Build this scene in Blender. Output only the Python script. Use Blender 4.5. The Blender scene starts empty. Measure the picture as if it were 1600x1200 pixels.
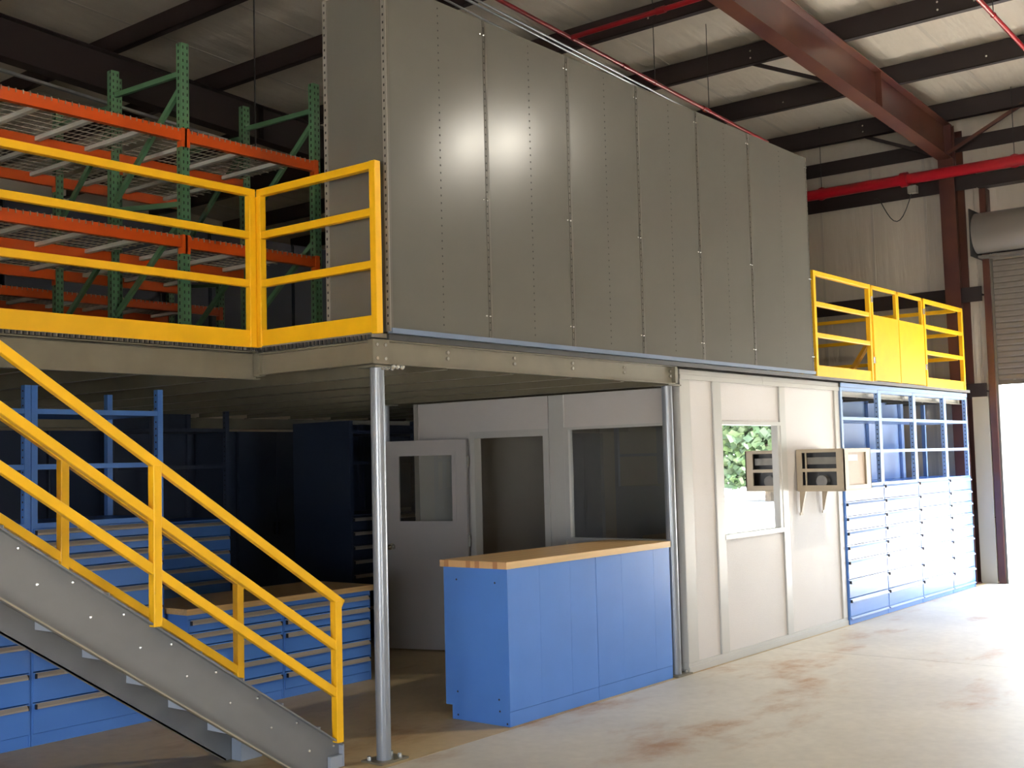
import bpy, bmesh, math, random
from mathutils import Vector, Matrix
random.seed(7)
scene = bpy.context.scene
COL = scene.collection

# ------------------------------------------------------------------ camera
CAM = Vector((-5.1377, -5.2056, 1.8370))
RIGHT = Vector((0.626121, -0.779315, -0.025330))
UP = Vector((-0.035592, -0.061017, 0.997502))
FWD = Vector((0.778913, 0.623655, 0.065941))
cam_data = bpy.data.cameras.new('camera')
cam = bpy.data.objects.new('camera', cam_data)
COL.objects.link(cam)
cam_data.sensor_fit = 'HORIZONTAL'
cam_data.sensor_width = 36.0
cam_data.lens = 36.0 * 1845.72 / 1600.0
cam_data.clip_start = 0.05
cam_data.clip_end = 500
m = Matrix((RIGHT, UP, -FWD)).transposed().to_4x4()
m.translation = CAM
cam.matrix_world = m
scene.camera = cam

# ------------------------------------------------------------------ world, sun, exposure
scene.view_settings.view_transform = 'Standard'
scene.view_settings.look = 'None'
scene.view_settings.gamma = 1.0
scene.view_settings.use_curve_mapping = False
scene.view_settings.exposure = 0.15
scene.cycles.use_denoising = True
scene.cycles.max_bounces = 10
scene.cycles.diffuse_bounces = 5
scene.cycles.sample_clamp_indirect = 12.0

world = bpy.data.worlds.new('sky')
scene.world = world
world.use_nodes = True
wn = world.node_tree
wn.nodes.clear()
sky = wn.nodes.new('ShaderNodeTexSky')
sky.sky_type = 'HOSEK_WILKIE'
sky.turbidity = 4.5
sky.ground_albedo = 0.4
SUN_DIR = Vector((0.02, -0.58, 0.81)).normalized()
sky.sun_direction = SUN_DIR
mixw = wn.nodes.new('ShaderNodeMixRGB')
mixw.inputs[0].default_value = 0.45
mixw.inputs[2].default_value = (0.80, 0.88, 1.0, 1)
bg = wn.nodes.new('ShaderNodeBackground')
bg.inputs[1].default_value = 32.0
wo = wn.nodes.new('ShaderNodeOutputWorld')
wn.links.new(sky.outputs[0], mixw.inputs[1])
wn.links.new(mixw.outputs[0], bg.inputs[0])
wn.links.new(bg.outputs[0], wo.inputs[0])

sun_l = bpy.data.lights.new('sun', 'SUN')
sun_l.energy = 150.0
sun_l.angle = 0.0093
sun_l.color = (1.0, 0.96, 0.90)
sun_o = bpy.data.objects.new('sun', sun_l)
COL.objects.link(sun_o)
sun_o.rotation_euler = SUN_DIR.to_track_quat('Z', 'Y').to_euler()

# daylight portal in the open doorway (guides sampling of the sky only)
def portal(mw, sx, sy):
    po = bpy.data.lights.new('doorway_portal', 'AREA')
    po.shape = 'RECTANGLE'; po.size = sx; po.size_y = sy
    po.cycles.is_portal = True
    poo = bpy.data.objects.new('doorway_portal', po)
    COL.objects.link(poo)
    poo.matrix_world = mw
portal(Matrix(((0, 0, 1, 11.98), (1, 0, 0, -2.35), (0, 1, 0, 1.36), (0, 0, 0, 1))), 4.3, 2.72)
FD = (-6.0, -3.5, 2.3)      # front doorway: x range and height
portal(Matrix(((1, 0, 0, (FD[0] + FD[1]) / 2), (0, 0, -1, -12.02), (0, 1, 0, FD[2] / 2), (0, 0, 0, 1))), FD[1] - FD[0], FD[2])
LD = (-9.5, -3.5, 2.6)      # left doorway: y range and height
portal(Matrix(((0, 0, -1, -13.02), (1, 0, 0, (LD[0] + LD[1]) / 2), (0, 1, 0, LD[2] / 2), (0, 0, 0, 1))), LD[1] - LD[0], LD[2])

HIGHBAY_POWER = 330.0
HIGHBAYS = [(6.75, -4.6)]

# ------------------------------------------------------------------ materials
MATS = {}
def mat(name, col, rough=0.5, metal=0.0, spec=0.5, bump=0.0, bscale=40.0, var=0.0, vscale=3.0, col2=None, stretch=None, coat=0.0, detail=4.0):
    if name in MATS: return MATS[name]
    M = bpy.data.materials.new(name); M.use_nodes = True
    nt = M.node_tree; b = nt.nodes['Principled BSDF']
    b.inputs['Base Color'].default_value = (*col, 1)
    b.inputs['Roughness'].default_value = rough
    b.inputs['Metallic'].default_value = metal
    b.inputs['Specular IOR Level'].default_value = spec
    if coat: b.inputs['Coat Weight'].default_value = coat; b.inputs['Coat Roughness'].default_value = 0.12
    tc = nt.nodes.new('ShaderNodeTexCoord'); mp = nt.nodes.new('ShaderNodeMapping')
    nt.links.new(tc.outputs['Object'], mp.inputs[0])
    if stretch: mp.inputs['Scale'].default_value = stretch
    if var or col2:
        n = nt.nodes.new('ShaderNodeTexNoise'); n.inputs['Scale'].default_value = vscale; n.inputs['Detail'].default_value = detail
        nt.links.new(mp.outputs[0], n.inputs['Vector'])
        r = nt.nodes.new('ShaderNodeValToRGB')
        r.color_ramp.elements[0].position = 0.35; r.color_ramp.elements[1].position = 0.65
        c2 = col2 or tuple(max(0, c * (1 - var)) for c in col)
        r.color_ramp.elements[0].color = (*c2, 1); r.color_ramp.elements[1].color = (*col, 1)
        nt.links.new(n.outputs['Fac'], r.inputs[0]); nt.links.new(r.outputs[0], b.inputs['Base Color'])
    if bump:
        n2 = nt.nodes.new('ShaderNodeTexNoise'); n2.inputs['Scale'].default_value = bscale; n2.inputs['Detail'].default_value = 3
        nt.links.new(mp.outputs[0], n2.inputs['Vector'])
        bp = nt.nodes.new('ShaderNodeBump'); bp.inputs['Strength'].default_value = bump; bp.inputs['Distance'].default_value = 0.01
        nt.links.new(n2.outputs['Fac'], bp.inputs['Height']); nt.links.new(bp.outputs[0], b.inputs['Normal'])
    MATS[name] = M
    return M

YELLOW = mat('yellow_paint', (0.93, 0.50, 0.010), 0.38, var=0.10, vscale=5)
BLUE = mat('blue_paint', (0.078, 0.210, 0.58), 0.26, var=0.05, vscale=3)
LBLUE = mat('light_blue_paint', (0.22, 0.33, 0.55), 0.33)
STRIPB = mat('dull_blue_strip', (0.115, 0.16, 0.24), 0.4)
NAVY_SHADE = mat('dark_blue_shade_paint', (0.014, 0.022, 0.045), 0.45)  # dark blue of the back row, deepened in the colour for missing light
GPANEL = mat('grey_enamel_sheet', (0.098, 0.096, 0.082), 0.24, bump=0.05, bscale=2.2, var=0.05, vscale=2)
GPOST = mat('grey_enamel_post', (0.16, 0.15, 0.13), 0.35)
GSEAM = mat('grey_enamel_seam_post', (0.062, 0.056, 0.042), 0.35)
HOLE = mat('punched_hole_shadow', (0.012, 0.011, 0.010), 0.9)
BEAM = mat('grey_primer_steel', (0.150, 0.134, 0.094), 0.40, var=0.12, vscale=6)
STRING = mat('stringer_grey_steel', (0.17, 0.172, 0.172), 0.42, var=0.08, vscale=4)
GALV = mat('galvanised_steel', (0.40, 0.42, 0.44), 0.33, metal=0.75, var=0.15, vscale=12)
BOLT = mat('zinc_bolt', (0.72, 0.72, 0.68), 0.25, metal=0.8)
TUBE = mat('grey_tube_paint', (0.26, 0.28, 0.31), 0.28, metal=0.25)
CORR = mat('corrugated_deck_steel', (0.22, 0.205, 0.175), 0.45, metal=0.3)
DARK = mat('dark_grating_edge', (0.025, 0.025, 0.025), 0.6)
OFFICE = mat('office_panel_vinyl', (0.55, 0.515, 0.485), 0.45, bump=0.25, bscale=140, stretch=(0.25, 0.25, 3))
OTRIM = mat('office_trim_metal', (0.46, 0.45, 0.42), 0.30)
DOORP = mat('grey_door_paint', (0.34, 0.32, 0.31), 0.40)
WOODTOP = mat('maple_butcher_block', (0.66, 0.43, 0.19), 0.38, col2=(0.55, 0.33, 0.13), vscale=4, stretch=(0.6, 14, 14))
WOODEND = mat('maple_end_grain', (0.62, 0.37, 0.17), 0.55)
WOODEND2 = mat('maple_end_grain_dark', (0.42, 0.20, 0.08), 0.5)
RUST = mat('red_oxide_steel', (0.050, 0.014, 0.014), 0.36, col2=(0.088, 0.030, 0.016), vscale=1.3, detail=8)
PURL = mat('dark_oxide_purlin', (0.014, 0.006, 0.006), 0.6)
RED = mat('red_pipe_paint', (0.30, 0.006, 0.014), 0.30)
REDM = mat('dark_red_pipe_paint', (0.17, 0.006, 0.009), 0.35)
ORANGE = mat('orange_beam_paint', (0.44, 0.058, 0.005), 0.36)
GREEN = mat('green_rack_paint', (0.055, 0.13, 0.065), 0.38)
WIRE = mat('zinc_wire', (0.32, 0.29, 0.24), 0.45, metal=0.4)
CHAN = mat('zinc_channel', (0.72, 0.71, 0.63), 0.4, metal=0.1)
HANDLE = mat('aluminium_handle', (0.42, 0.36, 0.29), 0.42, metal=0.3)
HBLACK = mat('black_end_cap', (0.01, 0.01, 0.012), 0.5)
BEIGE = mat('beige_ac_enamel', (0.46, 0.385, 0.28), 0.42)
FIN = mat('tan_condenser_fins', (0.36, 0.27, 0.19), 0.5, metal=0.2, bump=0.3, bscale=60, stretch=(1, 1, 6))
WHITE = mat('white_label', (0.85, 0.85, 0.85), 0.5)
ROLL = mat('roller_grey_paint', (0.135, 0.120, 0.105), 0.36)
INSUL = mat('vinyl_insulation', (0.60, 0.535, 0.44), 0.50, bump=0.9, bscale=1.8, stretch=(0.5, 3.0, 0.35), var=0.06, vscale=1.2)
for _n in INSUL.node_tree.nodes:
    if _n.type == 'BUMP': _n.inputs['Distance'].default_value = 0.045
BLACK = mat('black_cable', (0.015, 0.015, 0.015), 0.6)
GRASS = mat('pale_gravel_lot', (0.62, 0.58, 0.52), 0.9, var=0.15, vscale=0.6)
LEAF = mat('leaf_green', (0.035, 0.065, 0.02), 0.6, var=0.5, vscale=1.5)
LEAF2 = mat('leaf_light_green', (0.075, 0.105, 0.045), 0.6, var=0.5, vscale=1.5)
BARK = mat('bark', (0.12, 0.09, 0.06), 0.8, var=0.3, vscale=8)
SIDING = mat('outside_metal_siding', (0.45, 0.43, 0.40), 0.5)
LAMPMETAL = mat('spun_aluminium', (0.7, 0.7, 0.7), 0.3, metal=0.9)

def emis(name, col, s):
    M = bpy.data.materials.new(name); M.use_nodes = True
    nt = M.node_tree; nt.nodes.clear()
    e = nt.nodes.new('ShaderNodeEmission'); e.inputs[0].default_value = (*col, 1); e.inputs[1].default_value = s
    o = nt.nodes.new('ShaderNodeOutputMaterial'); nt.links.new(e.outputs[0], o.inputs[0])
    return M

def glassmat():
    M = bpy.data.materials.new('window_glass'); M.use_nodes = True
    nt = M.node_tree; nt.nodes.clear()
    t = nt.nodes.new('ShaderNodeBsdfTransparent'); t.inputs[0].default_value = (0.80, 0.82, 0.80, 1)
    g = nt.nodes.new('ShaderNodeBsdfGlossy'); g.inputs['Roughness'].default_value = 0.0; g.inputs[0].default_value = (1, 1, 1, 1)
    fr = nt.nodes.new('ShaderNodeFresnel'); fr.inputs[0].default_value = 1.62
    mx = nt.nodes.new('ShaderNodeMixShader'); o = nt.nodes.new('ShaderNodeOutputMaterial')
    nt.links.new(fr.outputs[0], mx.inputs[0]); nt.links.new(t.outputs[0], mx.inputs[1]); nt.links.new(g.outputs[0], mx.inputs[2])
    nt.links.new(mx.outputs[0], o.inputs[0])
    return M
GLASS = glassmat()

def floormat(name, base, dark, stain, stain_amt):
    M = bpy.data.materials.new(name); M.use_nodes = True
    nt = M.node_tree; b = nt.nodes['Principled BSDF']; L = nt.links.new
    tc = nt.nodes.new('ShaderNodeTexCoord')
    def noise(s, d, rough=0.55, st=(1, 1, 1)):
        mp = nt.nodes.new('ShaderNodeMapping'); mp.inputs['Scale'].default_value = st
        L(tc.outputs['Object'], mp.inputs[0])
        n = nt.nodes.new('ShaderNodeTexNoise'); n.inputs['Scale'].default_value = s; n.inputs['Detail'].default_value = d
        n.inputs['Roughness'].default_value = rough; L(mp.outputs[0], n.inputs['Vector']); return n
    def ramp(n, a, bb):
        r = nt.nodes.new('ShaderNodeMapRange'); r.inputs[1].default_value = a; r.inputs[2].default_value = bb
        L(n.outputs['Fac'], r.inputs[0]); return r
    n1 = noise(0.9, 8, 0.6); n2 = noise(0.55, 9, 0.62, (1.0, 2.2, 1)); n3 = noise(14, 5); n4 = noise(2.3, 6, 0.65)
    mA = nt.nodes.new('ShaderNodeMixRGB'); mA.inputs[1].default_value = (*dark, 1); mA.inputs[2].default_value = (*base, 1)
    L(ramp(n1, .36, .62).outputs[0], mA.inputs[0])
    st = ramp(n2, .54, .64); mul = nt.nodes.new('ShaderNodeMath'); mul.operation = 'MULTIPLY'
    mul2 = nt.nodes.new('ShaderNodeMath'); mul2.operation = 'MULTIPLY'; mul2.inputs[1].default_value = stain_amt
    L(st.outputs[0], mul.inputs[0]); L(ramp(n4, .38, .62).outputs[0], mul.inputs[1]); L(mul.outputs[0], mul2.inputs[0])
    mB = nt.nodes.new('ShaderNodeMixRGB'); L(mul2.outputs[0], mB.inputs[0]); L(mA.outputs[0], mB.inputs[1]); mB.inputs[2].default_value = (*stain, 1)
    mC = nt.nodes.new('ShaderNodeMixRGB'); mC.blend_type = 'MULTIPLY'; mC.inputs[0].default_value = 0.22
    L(mB.outputs[0], mC.inputs[1]); L(n3.outputs['Fac'], mC.inputs[2]); L(mC.outputs[0], b.inputs['Base Color'])
    rr = nt.nodes.new('ShaderNodeMapRange'); rr.inputs[3].default_value = 0.42; rr.inputs[4].default_value = 0.62
    L(n1.outputs['Fac'], rr.inputs[0]); L(rr.outputs[0], b.inputs['Roughness'])
    bp = nt.nodes.new('ShaderNodeBump'); bp.inputs['Strength'].default_value = 0.08; bp.inputs['Distance'].default_value = 0.01
    L(n3.outputs['Fac'], bp.inputs['Height']); L(bp.outputs[0], b.inputs['Normal'])
    return M
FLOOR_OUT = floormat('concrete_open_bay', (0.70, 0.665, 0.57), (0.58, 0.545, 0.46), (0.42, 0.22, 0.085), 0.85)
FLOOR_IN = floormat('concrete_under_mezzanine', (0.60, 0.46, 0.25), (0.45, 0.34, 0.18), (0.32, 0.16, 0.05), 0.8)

# ------------------------------------------------------------------ mesh helpers
ORG = {}
class MB:
    def __init__(s): s.v = []; s.f = []
    def add(s, vs, fs):
        n = len(s.v); s.v += [tuple(v) for v in vs]; s.f += [tuple(i + n for i in f) for f in fs]; return s
    def box(s, x0, x1, y0, y1, z0, z1):
        return s.add([(x0, y0, z0), (x1, y0, z0), (x1, y1, z0), (x0, y1, z0), (x0, y0, z1), (x1, y0, z1), (x1, y1, z1), (x0, y1, z1)],
                     [(0, 3, 2, 1), (4, 5, 6, 7), (0, 1, 5, 4), (1, 2, 6, 5), (2, 3, 7, 6), (3, 0, 4, 7)])
    def bar(s, a, b, w, h, up=(0, 0, 1), caps=None):
        """bar from a to b: w across, h along 'up'"""
        a, b = Vector(a), Vector(b); d = (b - a).normalized(); up = Vector(up)
        side = d.cross(up)
        if side.length < 1e-5: side = Vector((1, 0, 0)); 
        side.normalize(); u = side.cross(d).normalized()
        o = [(-1, -1), (1, -1), (1, 1), (-1, 1)]
        vs = [p + side * (w / 2 * i) + u * (h / 2 * j) for p in (a, b) for i, j in o]
        return s.add(vs, [(0, 1, 2, 3), (7, 6, 5, 4), (0, 4, 5, 1), (1, 5, 6, 2), (2, 6, 7, 3), (3, 7, 4, 0)])
    def cyl(s, a, b, r, n=12, r2=None, caps=True):
        a, b = Vector(a), Vector(b); d = (b - a).normalized(); r2 = r if r2 is None else r2
        t = Vector((0, 0, 1)) if abs(d.z) < .9 else Vector((1, 0, 0))
        u = d.cross(t).normalized(); w = d.cross(u)
        vs = [a + (u * math.cos(k * 2 * math.pi / n) + w * math.sin(k * 2 * math.pi / n)) * r for k in range(n)]
        vs += [b + (u * math.cos(k * 2 * math.pi / n) + w * math.sin(k * 2 * math.pi / n)) * r2 for k in range(n)]
        fs = [(k, (k + 1) % n, n + (k + 1) % n, n + k) for k in range(n)]
        if caps: fs += [tuple(range(n - 1, -1, -1)), tuple(range(n, 2 * n))]
        return s.add(vs, fs)
    def prism(s, poly, off):
        """poly: list of 3d points, extruded by vector off"""
        n = len(poly); off = Vector(off); p = [Vector(q) for q in poly]
        return s.add(p + [q + off for q in p], [tuple(range(n))[::-1], tuple(range(n, 2 * n))] + [(k, (k + 1) % n, n + (k + 1) % n, n + k) for k in range(n)])
    def quad(s, a, b, c, d): return s.add([a, b, c, d], [(0, 1, 2, 3)])
    def ball(s, c, r, seg=8, rings=5):
        c = Vector(c); vs = [c + Vector((0, 0, r))]
        for i in range(1, rings):
            for k in range(seg):
                t = math.pi * i / rings; ph = 2 * math.pi * k / seg
                vs.append(c + Vector((math.sin(t) * math.cos(ph), math.sin(t) * math.sin(ph), math.cos(t))) * r)
        vs.append(c - Vector((0, 0, r))); fs = []
        for k in range(seg): fs.append((0, 1 + k, 1 + (k + 1) % seg))
        for i in range(rings - 2):
            for k in range(seg): fs.append((1 + i * seg + k, 1 + (i + 1) * seg + k, 1 + (i + 1) * seg + (k + 1) % seg, 1 + i * seg + (k + 1) % seg))
        e = len(vs) - 1; b0 = 1 + (rings - 2) * seg
        for k in range(seg): fs.append((b0 + k, e, b0 + (k + 1) % seg))
        return s.add(vs, fs)
    def build(s, name, material, parent=None, bevel=0, smooth=False, kind=None, label=None):
        me = bpy.data.meshes.new(name)
        if parent is None:
            xs = [v[0] for v in s.v]; ys = [v[1] for v in s.v]; zs = [v[2] for v in s.v]
            o0 = Vector(((min(xs) + max(xs)) / 2, (min(ys) + max(ys)) / 2, min(zs)))
        else: o0 = ORG[parent]
        me.from_pydata([(v[0] - o0.x, v[1] - o0.y, v[2] - o0.z) for v in s.v], [], s.f)
        bm = bmesh.new(); bm.from_mesh(me); bmesh.ops.recalc_face_normals(bm, faces=bm.faces); bm.to_mesh(me); bm.free()
        ms = material if isinstance(material, (list, tuple)) else [material]
        for q in ms: me.materials.append(q)
        if smooth:
            for p in me.polygons: p.use_smooth = True
            me.set_sharp_from_angle(angle=math.radians(40))
        o = bpy.data.objects.new(name, me); COL.objects.link(o)
        if parent is None: o.location = o0
        else: o.parent = parent
        ORG[o] = o0
        if bevel:
            b = o.modifiers.new('bevel', 'BEVEL'); b.width = bevel; b.segments = 2; b.limit_method = 'ANGLE'
        if kind: o['kind'] = kind
        if label: o['label'] = label
        return o

def thing(name, loc, label, cat, group=None, kind=None):
    o = bpy.data.objects.new(name, None); COL.objects.link(o); o.location = loc; o.empty_display_size = 0.1
    ORG[o] = Vector(loc); return tag(o, label, cat, group, kind)
def tag(o, label, cat, group=None, kind=None):
    o['label'] = label; o['category'] = cat
    if group: o['group'] = group
    if kind: o['kind'] = kind
    return o
KIDS = {}
def copy_tree(o, loc=None, parent=None, label=None):
    c = o.copy(); COL.objects.link(c)
    if parent is not None: c.parent = parent
    if loc is not None: c.location = loc
    if label: c['label'] = label
    for ch in [x for x in bpy.data.objects if x.parent == o]: copy_tree(ch, None, c)
    return c
ORD = ['first', 'second', 'third', 'fourth', 'fifth', 'sixth', 'seventh', 'eighth', 'ninth', 'tenth', 'eleventh', 'twelfth', 'thirteenth', 'fourteenth']

# ------------------------------------------------------------------ building shell
XE = 12.0          # inner face of the end wall
YB = 14.0; YF = -12.0; XL = -13.0
SL = 0.06
def zp(x): return 6.40 + SL * (11.9 - x)      # underside of the purlins
fl = MB().box(XL, XE, YF, YB, -0.30, -0.02).build('floor', mat('joint_filler', (0.10, 0.085, 0.06), 0.9))
tag(fl, 'stained bare concrete warehouse floor', 'floor', kind='structure')
g = 0.004
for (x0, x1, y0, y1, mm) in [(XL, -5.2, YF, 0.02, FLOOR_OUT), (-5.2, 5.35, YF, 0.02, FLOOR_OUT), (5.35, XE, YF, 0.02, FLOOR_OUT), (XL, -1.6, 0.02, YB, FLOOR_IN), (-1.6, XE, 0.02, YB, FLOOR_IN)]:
    MB().box(x0 + g, x1 - g, y0 + g, y1 - g, -0.019, 0.0).build('slab', mm, fl)

# roof insulation and its seams
rf = MB()
def zr(x): return zp(x) + 0.29
rf.prism([(XL, YF, zr(XL)), (XE, YF, zr(XE)), (XE, YF, zr(XE) + 0.12), (XL, YF, zr(XL) + 0.12)], (0, YB - YF, 0))
ro = rf.build('ceiling', INSUL)
tag(ro, 'white vinyl faced roof insulation between dark purlins', 'ceiling', kind='structure')
sm = MB()
y = -11.0
while y < 13.5:
    sm.prism([(XL, y, zr(XL) - 0.004), (XE, y, zr(XE) - 0.004), (XE, y, zr(XE)), (XL, y, zr(XL))], (0, 0.05, 0)); y += 1.5
sm.build('insulation_seam', mat('insulation_tape', (0.50, 0.45, 0.38), 0.5), ro, kind='stuff')

# purlins along Y
PX = [11.42, 9.65, 7.93, 6.22, 4.52, 2.95, 1.30, -0.35, -2.05, -3.75]
NAMES_P = ['nearest the end wall', 'second from the end wall', 'third from the end wall', 'fourth from the end wall', 'fifth from the end wall', 'sixth from the end wall',
           'seventh from the end wall', 'eighth from the end wall', 'ninth from the end wall', 'tenth from the end wall']
for i, x in enumerate(PX):
    z = zp(x); root = thing('roof_purlin', (x, 0, z), 'dark oxide roof purlin ' + NAMES_P[i] + ' under pale insulation', 'purlin', 'roof purlins', 'structure')
    mbp = MB().box(x - 0.004, x + 0.004, YF, YB, z, z + 0.28).box(x - 0.085, x, YF, YB, z, z + 0.008).box(x, x + 0.085, YF, YB, z + 0.272, z + 0.28).box(x - 0.085, x - 0.078, YF, YB, z, z + 0.025)
    mbp.build('web', PURL, root)
    for yy in ((-1.35, -0.95, 0.95, 1.35) if i % 2 == 0 else (-0.95, 1.75)):
        for zz in ((0.10, 0.19) if i % 2 == 0 else (0.12,)):
            MB().cyl((x - 0.012, yy, z + zz), (x - 0.004, yy, z + zz), 0.013, 6).build('bolt', BOLT, root)

# rafters along X
def rafter(y, label, xa=-13.0, xb=11.62, RUST=RUST):
    root = thing('roof_rafter', (xb, y, zp(xb) - 0.47), label, 'rafter', 'roof rafters', 'structure')
    def zt(x): return zp(x) - 0.005
    def zb(x): return zp(x) - 0.48
    w = MB().prism([(xa, y - 0.005, zb(xa)), (xb, y - 0.005, zb(xb)), (xb, y - 0.005, zt(xb)), (xa, y - 0.005, zt(xa))], (0, 0.01, 0)); w.build('web', RUST, root)
    for nm, zf in (('bottom_flange', zb), ('top_flange', zt)):
        MB().prism([(xa, y - 0.10, zf(xa) - 0.012), (xb, y - 0.10, zf(xb) - 0.012), (xb, y - 0.10, zf(xb)), (xa, y - 0.10, zf(xa))], (0, 0.20, 0)).build(nm, RUST, root)
    for x in (9.0, 5.2):
        MB().prism([(x, y - 0.09, zb(x)), (x + .01, y - 0.09, zb(x)), (x + .01, y - 0.09, zt(x)), (x, y - 0.09, zt(x))], (0, 0.08, 0)).build('stiffener', RUST, root)
    MB().box(xb - 0.02, xb, y - 0.11, y + 0.11, zb(xb) - 0.1, zt(xb)).build('end_plate', RUST, root)
    for k, x in enumerate(PX[:6]):
        if k in (2, 4):
            MB().bar((x, y + 0.06, zb(x) + 0.03), (x, y + 1.12, zp(x) + 0.03), 0.045, 0.045).build('flange_brace', PURL, root)
        if k in (0,):
            MB().bar((x, y - 0.06, zb(x) + 0.03), (x, y - 1.1, zp(x) + 0.05), 0.045, 0.045).build('flange_brace', RUST, root)
            MB().bar((x, y + 0.06, zb(x) + 0.03), (x, y + 1.12, zp(x) + 0.03), 0.045, 0.045).build('flange_brace', PURL, root)
    return root
rafter(0.22, 'large red oxide rafter running above the yellow gate to the end wall')
rafter(7.4, 'shade-darkened rafter far behind the pallet racks', RUST=PURL)  # same paint as the other rafters; its shade is put into the colour
rafter(-8.2, 'rafter over the open bay in front of the stairs')

# end-wall steel column (tapered frame leg)
root = thing('steel_column', (11.72, 0.22, 0), 'dark red oxide frame column at the end wall beside roll-up door', 'column', kind='structure')
zc = zp(11.6) - 0.01
MB().prism([(11.63, 0.11, 0), (11.645, 0.11, 0), (11.505, 0.11, zc), (11.49, 0.11, zc)], (0, 0.21, 0)).build('inner_flange', RUST, root)
MB().prism([(11.645, 0.212, 0), (11.94, 0.212, 0), (11.94, 0.212, zc), (11.505, 0.212, zc)], (0, 0.008, 0)).build('web', RUST, root)
MB().box(11.94, 11.955, 0.11, 0.32, 0, zc).build('outer_flange', RUST, root)
MB().box(11.58, 11.99, 0.09, 0.34, 0.0005, 0.02).build('base_plate', RUST, root)
root2 = thing('steel_column', (11.72, -8.2, 0), 'frame column at the end wall beyond the roll-up door', 'column', kind='structure')
MB().box(11.5, 11.515, -8.3, -8.1, 0, zc).build('inner_flange', RUST, root2)
MB().box(11.515, 11.94, -8.205, -8.195, 0, zc).build('web', RUST, root2)

# end wall with the roll-up door opening
DY0, DY1, DZ = -0.22, -4.50, 4.62
wr = thing('wall_right', (XE, 0, 0), 'tan insulated end wall with dark girts', 'wall', kind='structure')
top = zr(XE) + 0.1
wm = MB()
wm.box(XE, XE + 0.15, DY0, YB, 0, top).box(XE, XE + 0.15, YF, DY1, 0, top).box(XE, XE + 0.15, DY1, DY0, DZ, top)
wm.build('insulation', INSUL, wr)
for zz in (0.9, 2.66, 4.02, 5.62, 6.17):
    for (a, b) in (((DY0 + 0.12, YB), (YF, DY1 - 0.12)) if zz < 6 else ((YF, YB),)):
        MB().box(XE - 0.20, XE - 0.002, a, b, zz - 0.004, zz + 0.004).box(XE - 0.20, XE - 0.192, a, b, zz - 0.10, zz + 0.11).build('girt', PURL, wr)
MB().box(XE - 0.20, XE - 0.002, DY1 - .1, DY0 + .12, 5.53, 5.72).build('door_header_girt', PURL, wr)
k = 0
for yy in (0.7, 1.5, 2.3, 3.1, 3.9, 4.8, 6, 7.2):
    MB().box(XE - 0.006, XE, yy - 0.02, yy + 0.02, 0.2, 6.3).build('insulation_seam', mat('insulation_tape', (0.50, 0.45, 0.38), 0.5), wr)
# light liner sheet between column and door jamb
MB().box(XE - 0.215, XE - 0.203, -0.12, 0.10, 0.0005, 2.58).build('liner_sheet', mat('liner_sheet_paint', (0.42, 0.38, 0.29), 0.4), wr)
MB().box(XE - 0.022, XE - 0.002, 0.0, 0.085, 2.6, 6.0).build('liner_sheet', INSUL, wr)

# roll-up door
rd = thing('door_1', (11.85, (DY0 + DY1) / 2, 0), 'grey slatted roll-up door half open on bright daylight', 'door', kind='structure')
for yy, s in ((DY0, 1), (DY1, -1)):
    MB().box(11.80, 11.99, yy, yy + s * 0.09, 0, 5.5).build('jamb', RUST, rd)
    MB().box(11.83, 11.92, yy - s * 0.03, yy, 0, 4.6).build('guide_track', mat('guide_track_steel', (0.12, 0.115, 0.10), 0.4, metal=0.4), rd)
MB().cyl((11.66, DY0 + 0.10, 4.84), (11.66, DY1 - 0.1, 4.84), 0.285, 32).build('drum_hood', ROLL, rd, smooth=True)
for yy in (DY0 + 0.11, DY1 - 0.125):
    MB().box(11.40, 11.98, yy, yy + 0.015, 4.50, 5.16).build('end_bracket', mat('bracket_black', (0.02, 0.018, 0.016), 0.5), rd)
MB().box(11.62, 11.90, DY1 - 0.1, DY0 + 0.09, 4.50, 4.53).build('hood_lip', ROLL, rd)
zs = 2.80; slat = None
n = 0
while zs < 4.68:
    if slat is None:
        slat = MB()
        poly = [(11.865, zs + 0.002), (11.855, zs + 0.018), (11.855, zs + 0.062), (11.865, zs + 0.078), (11.865, zs + 0.083), (11.875, zs + 0.083), (11.875, zs + 0.002)]
        slat.prism([(x, DY0 - 0.005, z) for x, z in poly], (0, DY1 - DY0 + 0.01, 0))
        slat = slat.build('slat', ROLL, rd)
    else:
        c = slat.copy(); COL.objects.link(c); c.location.z = n * 0.08
    zs += 0.08; n += 1
MB().box(11.84, 11.885, DY1 + 0.005, DY0 - 0.005, 2.735, 2.80).build('bottom_bar', mat('bottom_bar_steel', (0.07, 0.06, 0.05), 0.4), rd)
MB().box(11.825, 11.84, -0.95, -0.75, 2.75, 2.77).build('handle', BLACK, rd)

# other walls
tag(MB().box(XL, XE, YB, YB + 0.15, 0, 8.4).build('wall_back', INSUL), 'shadowed insulated back wall behind the pallet racks', 'wall', kind='structure')
tag(MB().box(XL - 0.15, XL, YF, LD[0], 0, 8.4).box(XL - 0.15, XL, LD[1], YB, 0, 8.4).box(XL - 0.15, XL, LD[0], LD[1], LD[2], 8.4).build('wall_left', INSUL), 'insulated left wall of the warehouse', 'wall', kind='structure')
tag(MB().box(XL, FD[0], YF - 0.15, YF, 0, 8.4).box(FD[1], XE, YF - 0.15, YF, 0, 8.4).box(FD[0], FD[1], YF - 0.15, YF, FD[2], 8.4).build('wall_front', INSUL), 'insulated wall behind the camera', 'wall', kind='structure')

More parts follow.
